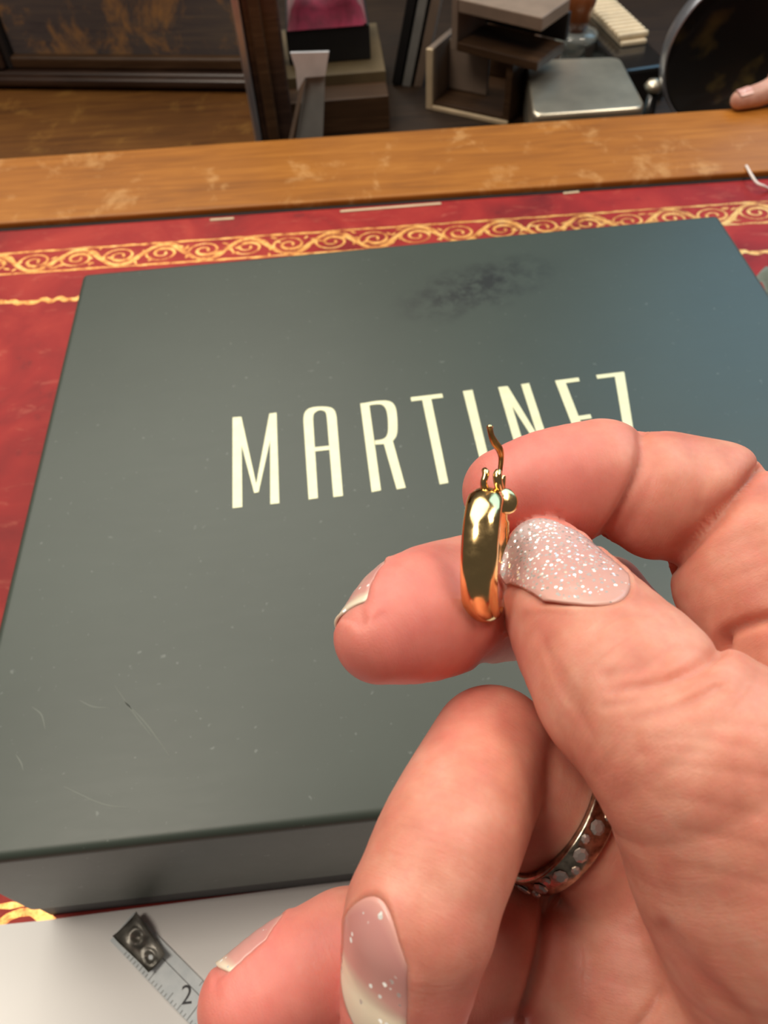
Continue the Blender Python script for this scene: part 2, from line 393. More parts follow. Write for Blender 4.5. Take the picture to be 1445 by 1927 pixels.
# pressed metal end clip
t = NT('clip_metal'); t.set(Base_Color=t.ramp(t.noise(t.coord(), 180.0, 4), [(.35, (.30, .29, .26)), (.65, (.62, .60, .55))]), Metallic=.85, Roughness=.45); M['clip'] = t.m
cl = [on_z(*tc_(615, 612), .004), on_z(*tc_(745, 478), .004), on_z(*tc_(902, 712), .004), on_z(*tc_(812, 812), .004)]
bm = bmesh.new(); NX, NY = 22, 14; g = {}
for i in range(NX + 1):
    for j in range(NY + 1):
        a, b = i / NX, j / NY
        P = (cl[0] * (1 - b) + cl[1] * b) * (1 - a) + (cl[3] * (1 - b) + cl[2] * b) * a
        zz = .0036 + .0012 * ((2 * b - 1) ** 4) + .0012 * math.sin(a * 6.5)
        for (ca, cb) in ((.36, .52), (.78, .42)):
            dd = math.hypot((a - ca) * 1.7, b - cb) / .26
            if dd < 1: zz += -.0011 * math.cos(dd * 3.14) - .0003
        g[i, j] = bm.verts.new((P[0], P[1], zz))
for i in range(NX):
    for j in range(NY): bm.faces.new((g[i, j], g[i + 1, j], g[i + 1, j + 1], g[i, j + 1]))
bmesh.ops.solidify(bm, geom=bm.faces[:], thickness=.0004)
clip = from_bm('end_clip', bm, M['clip'], None, True)
bpy.context.view_layer.update()
clip.parent = tape; clip.matrix_parent_inverse = tape.matrix_world.inverted(); clip['label'] = 'embossed metal end clip'
# ================================================================== THINGS BEYOND THE DESK'S BACK EDGE
ZF = -.05
shelf = tag(empty('shelf', (0, .8, ZF)), 'low brown wooden shelf beyond the back edge of the desk', 'shelf')
YS = Y_EDGE + .0005
box('board', -.9, -.088, YS - .8, .5, -.015, 0, M['brown_board'], shelf, .0005)
box('board', -.0875, 1.0, YS - .8, .5, -.015, 0, M['dark_floor'], shelf, .0005)
box('cabinet_back', -.9, 1.0, .5, .515, -.015, .45, M['dark_floor'], shelf, .0005)

def frame_at(pa, pb):
    """origin at pa, local x towards pb (both world points on a level plane)"""
    a = math.atan2(pb[1] - pa[1], pb[0] - pa[0]); return a, float(np.hypot(pb[0] - pa[0], pb[1] - pa[1]))
# --- worn cabinet door at the left
pa, pb = on_z(22, 158, ZF), on_z(470, 163, ZF); ang, wd = frame_at(pa, pb)
door = tag(empty('cabinet', tuple(pa), ang), 'dark worn cabinet front with raised moulding at the upper left', 'cabinet')
zr = z_for_v(pa[0], pa[1], 104) - ZF; zr2 = z_for_v(pa[0], pa[1], 128) - ZF
box('panel', .012, wd + .02, .004, .012, zr * .8, .30, M['panel'], door, .001)
box('bottom_rail', -.20, wd + .02, -.010, .012, .004, zr2, M['dark_wood'], door, .003, 3)
box('moulding', .010, wd + .02, -.004, .008, zr2, zr, M['walnut'], door, .003, 3)
box('moulding', -.20, wd + .02, -.016, -.002, .004, .012, M['dark_wood'], door, .003, 3)
box('stile', -.20, .004, -.008, .012, zr2, .30, M['dark_wood'], door, .004, 3)
box('moulding', .0045, .0115, -.004, .012, zr2, .30, M['black'], door, .002, 2)
# --- upright divider post
pa, pb = on_z(486, 300, ZF), on_z(560, 292, ZF)
post = tag(empty('divider', tuple(pa), frame_at(pa, pb)[0]), 'upright dark wood divider with a pale worn front edge', 'divider')
wd = frame_at(pa, pb)[1]
box('board', .0062, wd, 0, .10, 0, .32, M['dark_wood'], post, .002)
box('edge_strip', 0, .006, -.002, .10, 0, .32, M['pale_rim'], post, .0015)
box('bead', wd * .35, wd * .62, -.004, .0, 0, .32, M['walnut'], post, .0018, 3)
# --- step block carrying a magenta tray
pa, pb = on_z(612, 260, ZF), on_z(735, 250, ZF); ang, wd = frame_at(pa, pb)
blk = tag(empty('wooden_step', tuple(pa), ang), 'brown wooden step block behind the grey folded card', 'block')
z1 = z_for_v(pa[0], pa[1] + .01, 186) - ZF; z2 = z_for_v(pa[0], pa[1] + .05, 128) - ZF
box('lower_step', -.035, wd, .006, .035, 0, z1, M['walnut'], blk, .001)
box('upper_step', -.035, wd, .035, .14, 0, z2, M['olive'], blk, .001)
top_z = ZF + z2
pc_ = on_z(622, 118, top_z)
tray = tag(empty('jewellery_tray', (float(pc_[0]), float(pc_[1]), top_z), ang), 'small black tray lined in magenta velvet on the step block', 'tray')
hw = .036
dpth = .075; hgt = z_for_v(pc_[0], pc_[1], 52) - top_z
box('tray_side', -hw, hw, 0, .004, 0, hgt, M['black'], tray, .001); box('tray_side', -hw, hw, dpth - .004, dpth, 0, hgt, M['black'], tray, .001)
box('tray_side', -hw, -hw + .004, .004, dpth - .004, 0, hgt, M['black'], tray, .001); box('tray_side', hw - .004, hw, .004, dpth - .004, 0, hgt, M['black'], tray, .001)
bm = bmesh.new(); g = {}
for i in range(17):
    for j in range(13):
        a, b = i / 16, j / 12; e_ = min(a, 1 - a, b, 1 - b)
        g[i, j] = bm.verts.new((-hw + .002 + a * (2 * hw - .004), -.001 + b * (dpth - .003), hgt + .020 * min(1, e_ * 5) ** .5 + .004 * math.sin(a * 9 + b * 4) * min(1, e_ * 6)))
for i in range(16):
    for j in range(12): bm.faces.new((g[i, j], g[i + 1, j], g[i + 1, j + 1], g[i, j + 1]))
bmesh.ops.solidify(bm, geom=bm.faces[:], thickness=.004)
from_bm('cushion', bm, M['magenta'], tray, True)
# --- grey folded card with white flap
def slab_px(name, pts, y, thick, mat, parent):
    """upright slab whose outline is given at depth y; real thickness behind it"""
    P = [on_y(u, v, y) for u, v in pts]; n = len(P); o0 = np.array(parent.location)
    V = [p - o0 for p in P] + [p - o0 + np.array([0, thick, 0]) for p in P]
    return from_py(name, V, [tuple(range(n - 1, -1, -1)), tuple(range(n, 2 * n))] + [(i, (i + 1) % n, n + (i + 1) % n, n + i) for i in range(n)], mat, parent)
yc = Y_EDGE + .055
fb = on_y(585, 300, yc); cs = tag(empty('card_stand', (float(fb[0]), yc, ZF)), 'grey folded card with a white flared flap beside the divider', 'card')
slab_px('grey_panel', [(552, 300), (606, 296), (612, 142), (576, 146)], yc, .006, M['grey_card'], cs)
slab_px('white_flap', [(560, 172), (574, 146), (612, 143), (619, 98), (546, 100), (556, 130)], yc - .003, .0025, M['white_card'], cs)
slab_px('side_strip', [(536, 300), (543, 300), (575, 150), (566, 160)], yc - .003, .0025, M['taupe'], cs)
# --- open wooden drawer lying with its pale edges to the front, second one on top
pa, pb = on_z(803, 203, ZF), on_z(955, 236, ZF); ang, wd = frame_at(pa, pb)
hd = z_for_v(pa[0], pa[1], 90) - ZF
dr = tag(empty('wooden_tray', tuple(pa), ang), 'open wooden tray with pale front edges under a darker case', 'tray')
DD = .075
box('side', 0, .006, .0015, DD, 0, hd, M['taupe'], dr, .0008); box('side', wd - .006, wd, .0015, DD, 0, hd, M['walnut'], dr, .0008)
box('bottom', .006, wd - .006, .0015, DD, 0, .006, M['walnut'], dr, .0008); box('back', .006, wd - .006, DD - .006, DD, .006, hd, M['walnut'], dr, .0008)
box('pale_edge', 0, .0058, -.002, .0012, 0, hd, M['pale_edge'], dr, .0006); box('pale_edge', .006, wd, -.002, .0012, 0, .0035, M['pale_edge'], dr, .0006)
box('divider_strip', .0065, .045, .030, .034, .0065, hd * .95, M['taupe'], dr, .0008)
pa2 = on_z(848, 92, ZF + hd + .001); pb2 = on_z(1010, 134, ZF + hd + .001); ang2, wd2 = frame_at(pa2, pb2)
h2 = min(z_for_v(pa2[0], pa2[1], -4) - ZF - hd, .075)
dr2 = tag(empty('wooden_case', (float(pa2[0]), float(pa2[1]), ZF + hd + .0005), ang2), 'dark open-fronted wooden case with taupe edges stacked on the pale-edged tray', 'case')
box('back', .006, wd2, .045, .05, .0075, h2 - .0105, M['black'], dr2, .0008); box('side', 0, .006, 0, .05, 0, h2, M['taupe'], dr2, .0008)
box('bottom', .0062, wd2, 0, .045, 0, .007, M['walnut'], dr2, .0008); box('top_rail', .0062, wd2, 0, .045, h2 - .010, h2, M['taupe'], dr2, .001)
# taupe papers standing behind
pq = on_z(748, 190, ZF)
bk = tag(empty('folder', (float(pq[0]), float(pq[1]), ZF), -.2), 'grey-brown folder leaning beside the stacked drawers', 'folder')
for k, (mt, dx) in enumerate((('grey_card', 0), ('taupe', .011), ('black', -.010))):
    box('sheet', dx, dx + .008, .03, .13, 0, .16 - .01 * k, M[mt], bk, .001, M=Matrix.Rotation(.22, 4, 'Y'))
# --- silver case lying in front of a glass bottle
zs = -.012
sc = [on_z(990, 112, zs), on_z(1166, 106, zs), on_z(1217, 202, zs), on_z(1002, 218, zs)]
ctr = sum(sc) / 4
case = tag(empty('silver_case', (float(ctr[0]), float(ctr[1]), ZF)), 'flat silver case with rounded corners just behind the wooden border', 'case')
def round_poly(P, r, n=6):
    out = []; m = len(P)
    for i in range(m):
        a, b, c = P[i - 1], P[i], P[(i + 1) % m]; u = (a - b) / np.linalg.norm(a - b); w = (c - b) / np.linalg.norm(c - b)
        p0, p1 = b + u * r, b + w * r
        for t_ in np.linspace(0, 1, n): out.append((1 - t_) ** 2 * p0 + 2 * t_ * (1 - t_) * b + t_ ** 2 * p1)
    return out
rp = [p - ctr for p in round_poly(sc, .009)]; n = len(rp); V = []
for s_, z in ((.985, 0.0), (1.0, .003), (1.0, .035), (.985, .0375), (.955, .0382)):
    V += [(p[0] * s_, p[1] * s_, z) for p in rp]
Fc = [(r * n + k, r * n + (k + 1) % n, (r + 1) * n + (k + 1) % n, (r + 1) * n + k) for r in range(4) for k in range(n)] + [tuple(range(n - 1, -1, -1)), tuple(4 * n + k for k in range(n))]
from_py('case_body', V, Fc, M['silver'], case, True).data.polygons[-1].use_smooth = False
V = [(p[0] * 1.006, p[1] * 1.006, z) for z in (.0150, .0158) for p in rp]
from_py('seam', V, [(k, (k + 1) % n, n + (k + 1) % n, n + k) for k in range(n)] + [tuple(range(n - 1, -1, -1)), tuple(range(n, 2 * n))], M['black'], case)
t = NT('bottle_glass'); t.set(Base_Color=(.80, .86, .84), Roughness=.04, Transmission_Weight=.85, IOR=1.46, Alpha=1.0); M['glass'] = t.m
M['amber'] = plain('amber_stopper', (.20, .06, .02), .2, Coat_Weight=.6)
gp = on_z(1078, 150, ZF); gp[1] += .012
bot = tag(empty('glass_bottle', (float(gp[0]), float(gp[1]), ZF)), 'small clear glass bottle with amber stopper behind the silver case', 'bottle')
zc = z_for_v(gp[0], gp[1], 70) - ZF
V, Fc = lathe([(0, .0), (.016, .0), (.018, .004), (.018, zc - .032), (.013, zc - .020), (.010, zc - .012), (.010, zc - .004), (.019, zc - .002), (.0195, zc + .004), (.012, zc + .006), (0, zc + .006)], 32); from_py('bottle_body', V, Fc, M['glass'], bot, True)
V, Fc = lathe([(0, zc + .0065), (.009, zc + .0065), (.011, zc + .016), (.014, zc + .030), (.010, zc + .044), (0, zc + .047)], 24); from_py('stopper', V, Fc, M['amber'], bot, True)
# --- cream ribbed comb on a dark slanting strip
A_, B_ = on_z(1128, -30, .0), on_z(1196, 68, -.012)
ang = math.atan2(B_[1] - A_[1], B_[0] - A_[0]); L_ = float(np.hypot(*(B_ - A_)[:2]))
comb = tag(empty('bone_comb', (float(A_[0]), float(A_[1]), ZF), ang), 'cream ribbed bone strip lying on a dark bar at the upper right', 'comb')
box('dark_bar', -.05, L_ + .045, -.028, .016, 0, .030, M['black_gloss'], comb, .003)
box('strip_core', -.05, L_, -.012, .012, .0301, .034, M['cream'], comb, .001)
k = 0; x = -.05
while x < L_ - .004:
    box('rib', x, x + .0058, -.0145, .0145, .0342, .0395, M['cream'], comb, .0018, 2); x += .0078
st = on_z(1232, 160, -.015); stud = tag(empty('silver_stud', (float(st[0]), float(st[1]), ZF)), 'small round silver stud on a dark post beside the black dish', 'stud')
V, Fc = lathe([(0, 0), (.008, 0), (.006, .004), (.004, .03), (0, .03)], 20); from_py('stem', V, Fc, M['black_gloss'], stud, True)
V, Fc = lathe([(0, .0302), (.006, .0305), (.0085, .034), (.006, .038), (0, .0395)], 20); from_py('head', V, Fc, M['silver'], stud, True)
# --- big dark dish with a pale rim
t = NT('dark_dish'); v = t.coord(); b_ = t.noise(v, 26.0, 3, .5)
t.set(Base_Color=t.ramp(b_, [(.50, (.010, .009, .008)), (.64, (.10, .07, .02)), (.75, (.22, .15, .04))]), Roughness=.35, Coat_Weight=.3); M['dish'] = t.m  # golden blotches paint a reflection into the lacquer colour
YD = Y_EDGE + .075; p1, p2 = on_y(1256, 195, YD), on_y(1326, 0, YD); best = None
for R_ in np.linspace(.06, .30, 400):           # standing disc: touches the shelf, passes through two rim points
    zc_ = ZF + R_; dz = p1[2] - zc_
    if abs(dz) >= R_: continue
    xc_ = p1[0] + math.sqrt(R_ ** 2 - dz ** 2); e_ = abs(math.hypot(p2[0] - xc_, p2[2] - zc_) - R_)
    if best is None or e_ < best[0]: best = (e_, R_, xc_, zc_)
_, R_, xc_, zc_ = best
dish = tag(empty('round_tray', (xc_, YD, ZF)), 'dark lacquer round tray standing upright with a pale rim at the upper right', 'tray')
def stand(V): return [(x, -z, y + R_) for x, y, z in V]
k_ = R_ / .160
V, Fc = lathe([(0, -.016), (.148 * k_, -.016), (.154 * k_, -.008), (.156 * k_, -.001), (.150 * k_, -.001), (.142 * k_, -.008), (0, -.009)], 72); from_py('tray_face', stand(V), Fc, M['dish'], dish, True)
V, Fc = lathe([(.1555 * k_, -.014), (.160 * k_, -.010), (.160 * k_, .0), (.1575 * k_, .002), (.1545 * k_, .001), (.1555 * k_, -.014)], 72); from_py('rim', stand(V), Fc, M['pale_rim'], dish, True)
# --- fingertip of another person resting on the border
t = NT('far_skin'); n_ = t.noise(t.coord(), 90.0, 4); t.set(Base_Color=t.ramp(n_, [(.3, (.50, .25, .19)), (.7, (.66, .38, .30))]), Roughness=.5, Subsurface_Weight=.4, Subsurface_Radius=(1, .3, .2), Subsurface_Scale=.003)
t.set(Normal=t.bump(t.noise(t.coord(scale=(1, 1, 1)), 420.0, 4), .2, .0006)); M['far_skin'] = t.m
# --- white thread on the border, pale cloth by the box
th_ = [on_z(1404, 312, .0056), on_z(1414, 330, .0056), on_z(1424, 344, .0056), on_z(1436, 350, .0050), on_z(1452, 356, .0010), on_z(1475, 352, .0010)]
V, Fc = tube(spline(np.array(th_), 40), .0009, 8); tag(from_py('thread', V, Fc, M['thread'], None, True), 'short white thread lying across the wood and leather at right', 'thread')
q = [on_z(1421, 512, .02), on_z(1470, 498, .02), on_z(1560, 640, .02), on_z(1500, 660, .02)]
c_ = sum(q) / 4; bm = bmesh.new(); g = {}
for i in range(13):
    for j in range(13):
        a, b = i / 12, j / 12; P = (q[0] * (1 - a) + q[1] * a) * (1 - b) + (q[3] * (1 - a) + q[2] * a) * b
        g[i, j] = bm.verts.new((P[0] - c_[0], P[1] - c_[1], .010 + .008 * math.sin(a * 5 + b * 3) * math.sin(3.1 * a) + .006 * math.sin(b * 8)))
for i in range(12):
    for j in range(12): bm.faces.new((g[i, j], g[i + 1, j], g[i + 1, j + 1], g[i, j + 1]))
bmesh.ops.solidify(bm, geom=bm.faces[:], thickness=.012)
cl_ = from_bm('folded_cloth', bm, M['pale_cloth'], None, True); cl_.location = (float(c_[0]), float(c_[1]), .005)
tag(cl_, 'pale green folded cloth at the right edge beside the box', 'cloth')
# ================================================================== HAND (signed-distance model -> one continuous skin)
DS = 1.085
def J(u, v, d, r): return [*cp(u, v, d * DS), r]
CH = {}   # phalanx chains: camera-space mm + radius
CH['i_dist'] = [J(953, 925, 106, 6.6), J(1035, 913, 106.5, 8.4), J(1128, 903, 107, 9.2)]
CH['i_mid'] = [J(1205, 922, 107.5, 9.6), J(1270, 940, 107.5, 10.0), J(1335, 955, 107, 10.2)]
CH['i_prox'] = [J(1396, 1034, 105, 11.4), J(1455, 1148, 102, 12.2), J(1590, 1330, 97, 13.0)]
CH['m_dist'] = [J(716, 1198, 92, 6.1), J(795, 1157, 96.5, 9.0), J(890, 1127, 104, 9.5)]
CH['m_mid'] = [J(925, 1127, 107, 9.4), J(1020, 1131, 114, 9.2), J(1105, 1140, 120, 9.7)]
CH['m_prox'] = [J(1115, 1145, 121, 9.7), J(1250, 1280, 117, 9.8), J(1480, 1480, 107, 12.5)]
CH['r_dist'] = [J(735, 1985, 83, 5.6), J(763, 1860, 80.5, 7.5), J(786, 1745, 79.5, 8.0)]
CH['r_mid'] = [J(795, 1705, 79.5, 8.2), J(850, 1570, 83.5, 8.5), J(926, 1407, 95, 8.25)]
CH['r_prox'] = [J(965, 1475, 96.0, 9.2), J(1085, 1555, 98, 9.5), J(1330, 1690, 102, 12.0)]
CH['p_dist'] = [J(472, 1892, 88, 6.5), J(560, 1845, 89.5, 7.7), J(645, 1805, 91, 7.8)]
CH['p_mid'] = [J(665, 1800, 91.5, 7.9), J(740, 1795, 93.5, 8.0), J(820, 1795, 95, 8.5)]
CH['p_prox'] = [J(850, 1795, 96, 8.7), J(990, 1798, 97, 9.4), J(1190, 1900, 100, 12.0)]
CH['t_dist'] = [J(1026, 1052, 99.5, 6.0), J(1062, 1126, 95.2, 8.3), J(1103, 1190, 91, 9.6), J(1156, 1262, 86.5, 10.5)]
CH['t_prox'] = [J(1198, 1318, 84, 10.6), J(1255, 1366, 81, 11.2), J(1345, 1455, 79, 13.0), J(1472, 1650, 80, 15.0)]
CH['thenar'] = [J(1472, 1650, 80, 14.8), J(1620, 1880, 86, 19.0), J(1900, 2080, 98, 19.0)]
CH['web'] = [J(1462, 1272, 98, 8.2), J(1560, 1420, 95, 11.0)]
CH['palm_fold'] = [J(1430, 1985, 87, 13.0), J(1650, 2060, 92, 16.0)]
CH['palm_r'] = [J(1205, 1740, 97, 10.5), J(1200, 1900, 95, 12.5), J(1260, 2060, 96, 14.0)]
for nm, (u, v, d, r) in {'mc_i': (1590, 1330, 97, 13.0), 'mc_m': (1480, 1480, 107, 12.5), 'mc_r': (1330, 1690, 104, 12.0), 'mc_p': (1190, 1900, 100, 12.0)}.items():
    k = 'imrp'.index(nm[-1])
    CH[nm] = [J(u, v, d, r), J((u * .45 + .55 * (2060 - 40 * k)), v * .45 + .55 * (2030 + 75 * k), d * .5 + 52, 14.0), J(2080 - 45 * k, 2050 + 80 * k, 106, 15.0)]
CH['arm'] = [J(2010, 2140, 106, 24.0), J(2500, 2620, 112, 26.0), J(2850, 2980, 118, 29.0)]
SEG = {}
for k, c in CH.items():
    c = np.array(c); SEG[k] = spline(c, 5 if len(c) == 2 else 9) if len(c) > 2 else c
def sd_chain(P, k):
    C = SEG[k]; out = np.full(len(P), 1e3, np.float32)
    for a, b in zip(C[:-1], C[1:]):
        ba = b[:3] - a[:3]; h = np.clip(((P - a[:3]) @ ba) / (ba @ ba), 0, 1)
        d = np.linalg.norm(P - a[:3] - h[:, None] * ba, axis=1) - (a[3] + h * (b[3] - a[3]))
        np.minimum(out, d, out=out)
    return out
def smin(a, b, k):
    h = np.clip(k - np.abs(a - b), 0, None) / k
    return np.minimum(a, b) - h * h * k * .25
def bounds(k, pad):
    C = SEG[k]; return (C[:, :3] - C[:, 3:]).min(0) - pad, (C[:, :3] + C[:, 3:]).max(0) + pad
PALM = ['mc_i', 'mc_m', 'mc_r', 'mc_p', 'thenar', 'palm_fold', 'palm_r', 'arm']
FING = {'i': (.8, .6), 'm': (1.6, 2.2), 'r': (2.2, .7), 'p': (2.2, 2.2)}
def sdf(P):
    P = np.asarray(P, np.float32); BIG = 30.0; memo = {}
    def ev(k):
        if k not in memo:
            lo, hi = bounds(k, 9.0); m = np.all((P >= lo) & (P <= hi), axis=1)
            o = np.full(len(P), BIG, np.float32)
            if m.any(): o[m] = np.minimum(sd_chain(P[m], k), BIG)
            memo[k] = o
        return memo[k]
    palm = ev(PALM[0])
    for k in PALM[1:]: palm = smin(palm, ev(k), 4.0 if k in ('palm_fold', 'palm_r') else 7.0)
    palm = smin(palm, ev('web'), 5.0)
    tot = palm
    for f, (kd, kp) in FING.items():
        q = smin(palm, ev(f + '_prox'), {'i': 3.0, 'm': 5.0, 'r': 3.0, 'p': 2.5}[f])
        q = smin(q, np.where(True, ev(f + '_mid'), BIG), .01)
        fin = smin(smin(ev(f + '_prox'), ev(f + '_mid'), kp), ev(f + '_dist'), kd)
        tot = smin(tot, np.minimum(q, fin), .35)
    th = smin(ev('t_prox'), ev('t_dist'), 2.6)
    q = np.minimum(smin(palm, ev('t_prox'), 6.0), th)
    return smin(tot, q, .35)
def grad(P, d=None, e=.15):
    P = np.asarray(P, np.float32)
    if d is None: d = sdf(P)
    g = np.stack([sdf(P + np.array(q, np.float32) * e) - d for q in ((1, 0, 0), (0, 1, 0), (0, 0, 1))], 1)
    return g / (np.linalg.norm(g, axis=1)[:, None] + 1e-9)
def surface_nets(vol, n, lo, vox):
    # surface nets
    s = vol < 0; c = np.zeros(tuple(n - 1), np.int8)
    for dx in (0, 1):
        for dy in (0, 1):
            for dz in (0, 1): c += s[dx:n[0] - 1 + dx, dy:n[1] - 1 + dy, dz:n[2] - 1 + dz]
    cell = (c > 0) & (c < 8); ci = np.argwhere(cell); vid = np.full(cell.shape, -1, np.int32); vid[cell] = np.arange(len(ci))
    V = (ci + .5) * vox + lo
    quads = []
    for ax in range(3):
        a1, a2 = (ax + 1) % 3, (ax + 2) % 3
        sl0 = [slice(None)] * 3; sl1 = [slice(None)] * 3; sl0[ax] = slice(0, -1); sl1[ax] = slice(1, None)
        A, Bq = s[tuple(sl0)], s[tuple(sl1)]
        e = np.argwhere(A != Bq); e = e[(e[:, a1] > 0) & (e[:, a2] > 0) & (e[:, a1] < n[a1] - 1) & (e[:, a2] < n[a2] - 1)]
        inside = A[e[:, 0], e[:, 1], e[:, 2]]
        def at(d1, d2):
            q = e.copy(); q[:, a1] -= d1; q[:, a2] -= d2; return vid[q[:, 0], q[:, 1], q[:, 2]]
        q = np.stack([at(0, 0), at(1, 0), at(1, 1), at(0, 1)], 1)
        q[~inside] = q[~inside][:, ::-1]
        quads.append(q[(q >= 0).all(1)])
    Q = np.vstack(quads)
    return V, Q
def mesh_sdf(vox=.44):
    lo = np.min([bounds(k, 1.5)[0] for k in SEG], 0); hi = np.max([bounds(k, 1.5)[1] for k in SEG], 0)
    B = 8; n = (np.ceil((hi - lo) / (vox * B)).astype(int)) * B + 1
    nb = (n - 1) // B
    # coarse pass: keep blocks that may hold the surface
    cen = np.stack(np.meshgrid(*[(np.arange(b) + .5) * B * vox for b in nb], indexing='ij'), -1).reshape(-1, 3) + lo
    dc = sdf(cen); act = np.abs(dc) < B * vox * .95
    vol = np.repeat(np.repeat(np.repeat(dc.reshape(nb), B, 0), B, 1), B, 2)
    vol = np.pad(vol, ((0, 1),) * 3, mode='edge')
    ids = np.argwhere(act.reshape(nb)); mask = np.zeros(n, bool)
    for i, j, k in ids: mask[i * B:i * B + B + 1, j * B:j * B + B + 1, k * B:k * B + B + 1] = True
    idx = np.argwhere(mask); val = np.empty(len(idx), np.float32)
    for s0 in range(0, len(idx), 60000):
        val[s0:s0 + 60000] = sdf(idx[s0:s0 + 60000] * vox + lo)
    vol[mask] = val
    V, Q = surface_nets(vol, n, lo, vox)
    for _ in range(2):
        for s0 in range(0, len(V), 60000):
            W = V[s0:s0 + 60000]; d = sdf(W); V[s0:s0 + 60000] = W - grad(W, d) * np.clip(d, -.5, .5)[:, None]
    return V, Q
HV, HQ = mesh_sdf()

# ---- nails (camera-space mm); each sits in a shallow bed pressed into the skin
def cast(Qp, D, start=16.0):
    P = Qp + D * start
    for _ in range(28): P = P - D * np.clip(sdf(P), -1, 2.5)[:, None] * .95
    return P
NAILS = {}
def nail_def(key, base, tip, D, length, width, tf, lift=.03, bow=1.2, side=.62, rnd=(.16, .16), skew=0.0):
    B, T = np.array(base[:3]), np.array(tip[:3]); A = T - B; A /= np.linalg.norm(A)
    D = np.array(D, float); D -= A * (D @ A); D /= np.linalg.norm(D); R = np.cross(A, D)
    NS, NTT = 20, 30; s_ = np.linspace(-1, 1, NS + 1); t_ = np.linspace(0, 1, NTT + 1)
    Sg, Tg = np.meshgrid(s_, t_, indexing='ij')
    Ta = rnd[0] * Sg ** 2 + (1 + skew * Sg - rnd[1] * Sg ** 2 - rnd[0] * Sg ** 2) * Tg
    wt = 1.0 - .10 * (1 - Ta) ** 2
    Qp = (B + A * (np.minimum(Ta, tf) * length)[..., None] + R * (Sg * width / 2 * wt)[..., None]).reshape(-1, 3)
    P = cast(Qp, D).reshape(NS + 1, NTT + 1, 3)
    # keep one even transverse curve: blend the cast height with a fitted arc
    hgt = (P - B) @ D; mid = hgt[NS // 2:NS // 2 + 1, :]
    arcd = mid - side * (width / 2) * (Sg ** 2) * .55
    hh = np.maximum(.45 * hgt + .55 * arcd, hgt - .05)
    over = np.clip(Ta - tf, 0, None) * length
    P = B + A * (Ta * length)[..., None] + R * (Sg * width / 2 * wt)[..., None] + D * (hh + lift - .035 * over ** 2 * bow)[..., None]
    NAILS[key] = dict(B=B, A=A, D=D, R=R, L=length, W=width, P=P, tf=tf, rnd=rnd, NS=NS, NT=NTT)
nail_def('thumb', J(1114, 1238, 88.4, 0), J(1022, 1097, 96.2, 0), (.26, .14, -.95), 19.8, 12.2, .88, rnd=(.26, .26), side=.75, lift=.16)
nail_def('middle', J(795, 1160, 96.0, 0), J(716, 1198, 92, 0), (-.22, .72, .62), 11.4, 10.0, .97, side=.8, bow=.5, rnd=(.28, .22))
nail_def('ring', J(806, 1652, 80.0, 0), J(766, 1850, 80.5, 0), (-.66, .05, -.76), 14.8, 9.8, .74, side=.8, skew=.12, rnd=(.32, .12), lift=.12)
nail_def('pinky', J(575, 1838, 89.5, 0), J(472, 1892, 88, 0), (-.36, .86, .34), 9.6, 8.6, .95, side=.8, rnd=(.28, .2), lift=.03)

# ---- skin detail: flexion folds, nail folds
HN = np.empty_like(HV)
for s0 in range(0, len(HV), 60000): HN[s0:s0 + 60000] = grad(HV[s0:s0 + 60000], None, .3)
HU = CX + F * HV[:, 0] / HV[:, 2]; HW = CY - F * HV[:, 1] / HV[:, 2]
facing = -(HN * HV / np.linalg.norm(HV, axis=1)[:, None]).sum(1)
disp = np.zeros(len(HV)); crease = np.zeros(len(HV))
def pdist(U, V, pl):
    best = np.full(len(U), 1e9)
    for (a, b), (c, d) in zip(pl[:-1], pl[1:]):
        ex, ey = c - a, d - b; h = np.clip(((U - a) * ex + (V - b) * ey) / (ex * ex + ey * ey), 0, 1)
        best = np.minimum(best, np.hypot(U - a - h * ex, V - b - h * ey))
    return best
def fold(pts, w, depth, dlo=0, dhi=999, n=24, taper=0.0, fmin=-.35):
    pl = [tuple(p) for p in spline(np.array(pts, float), n)] if len(pts) > 2 else pts
    us = [p[0] for p in pl]; vs = [p[1] for p in pl]; pad = w * 3
    m = (HU > min(us) - pad) & (HU < max(us) + pad) & (HW > min(vs) - pad) & (HW < max(vs) + pad) & (HV[:, 2] > dlo * DS) & (HV[:, 2] < dhi * DS) & (facing > fmin)
    if not m.any(): return
    q = pdist(HU[m], HW[m], pl); x0, x1 = pl[0], pl[-1]
    if taper:
        ex, ey = x1[0] - x0[0], x1[1] - x0[1]; al = np.clip(((HU[m] - x0[0]) * ex + (HW[m] - x0[1]) * ey) / (ex * ex + ey * ey), 0, 1)
        dep = depth * (1 - taper * al)
    else: dep = depth
    disp[m] -= dep * np.exp(-(q / w) ** 2); crease[m] = np.maximum(crease[m], min(1, depth) * np.exp(-(q / (w * .8)) ** 2))
IX = (94, 125)
fold([(1207, 790), (1213, 845), (1202, 890), (1182, 935), (1155, 985), (1126, 1026)], 9, 1.1, *IX)
fold([(1222, 790), (1230, 845), (1220, 890), (1200, 945), (1170, 1000), (1150, 1036)], 26, .7, *IX)
fold([(1446, 864), (1425, 893), (1380, 940), (1320, 1000), (1250, 1074)], 9, 1.4, *IX)
fold([(1446, 864), (1425, 893), (1380, 940), (1320, 1000), (1250, 1074)], 26, .9, *IX)
fold([(1325, 880), (1322, 920), (1312, 960)], 6, .18, *IX)
TH = (60, 97)
fold([(1356, 1216), (1320, 1246), (1275, 1270), (1225, 1288), (1150, 1300)], 9, 1.25, *TH, taper=.9)
fold([(1356, 1216), (1320, 1246), (1275, 1270), (1225, 1288), (1150, 1300)], 26, .55, *TH, taper=.8)
fold([(1356, 1292), (1310, 1316), (1258, 1336), (1190, 1354)], 11, .62, *TH, taper=.85)
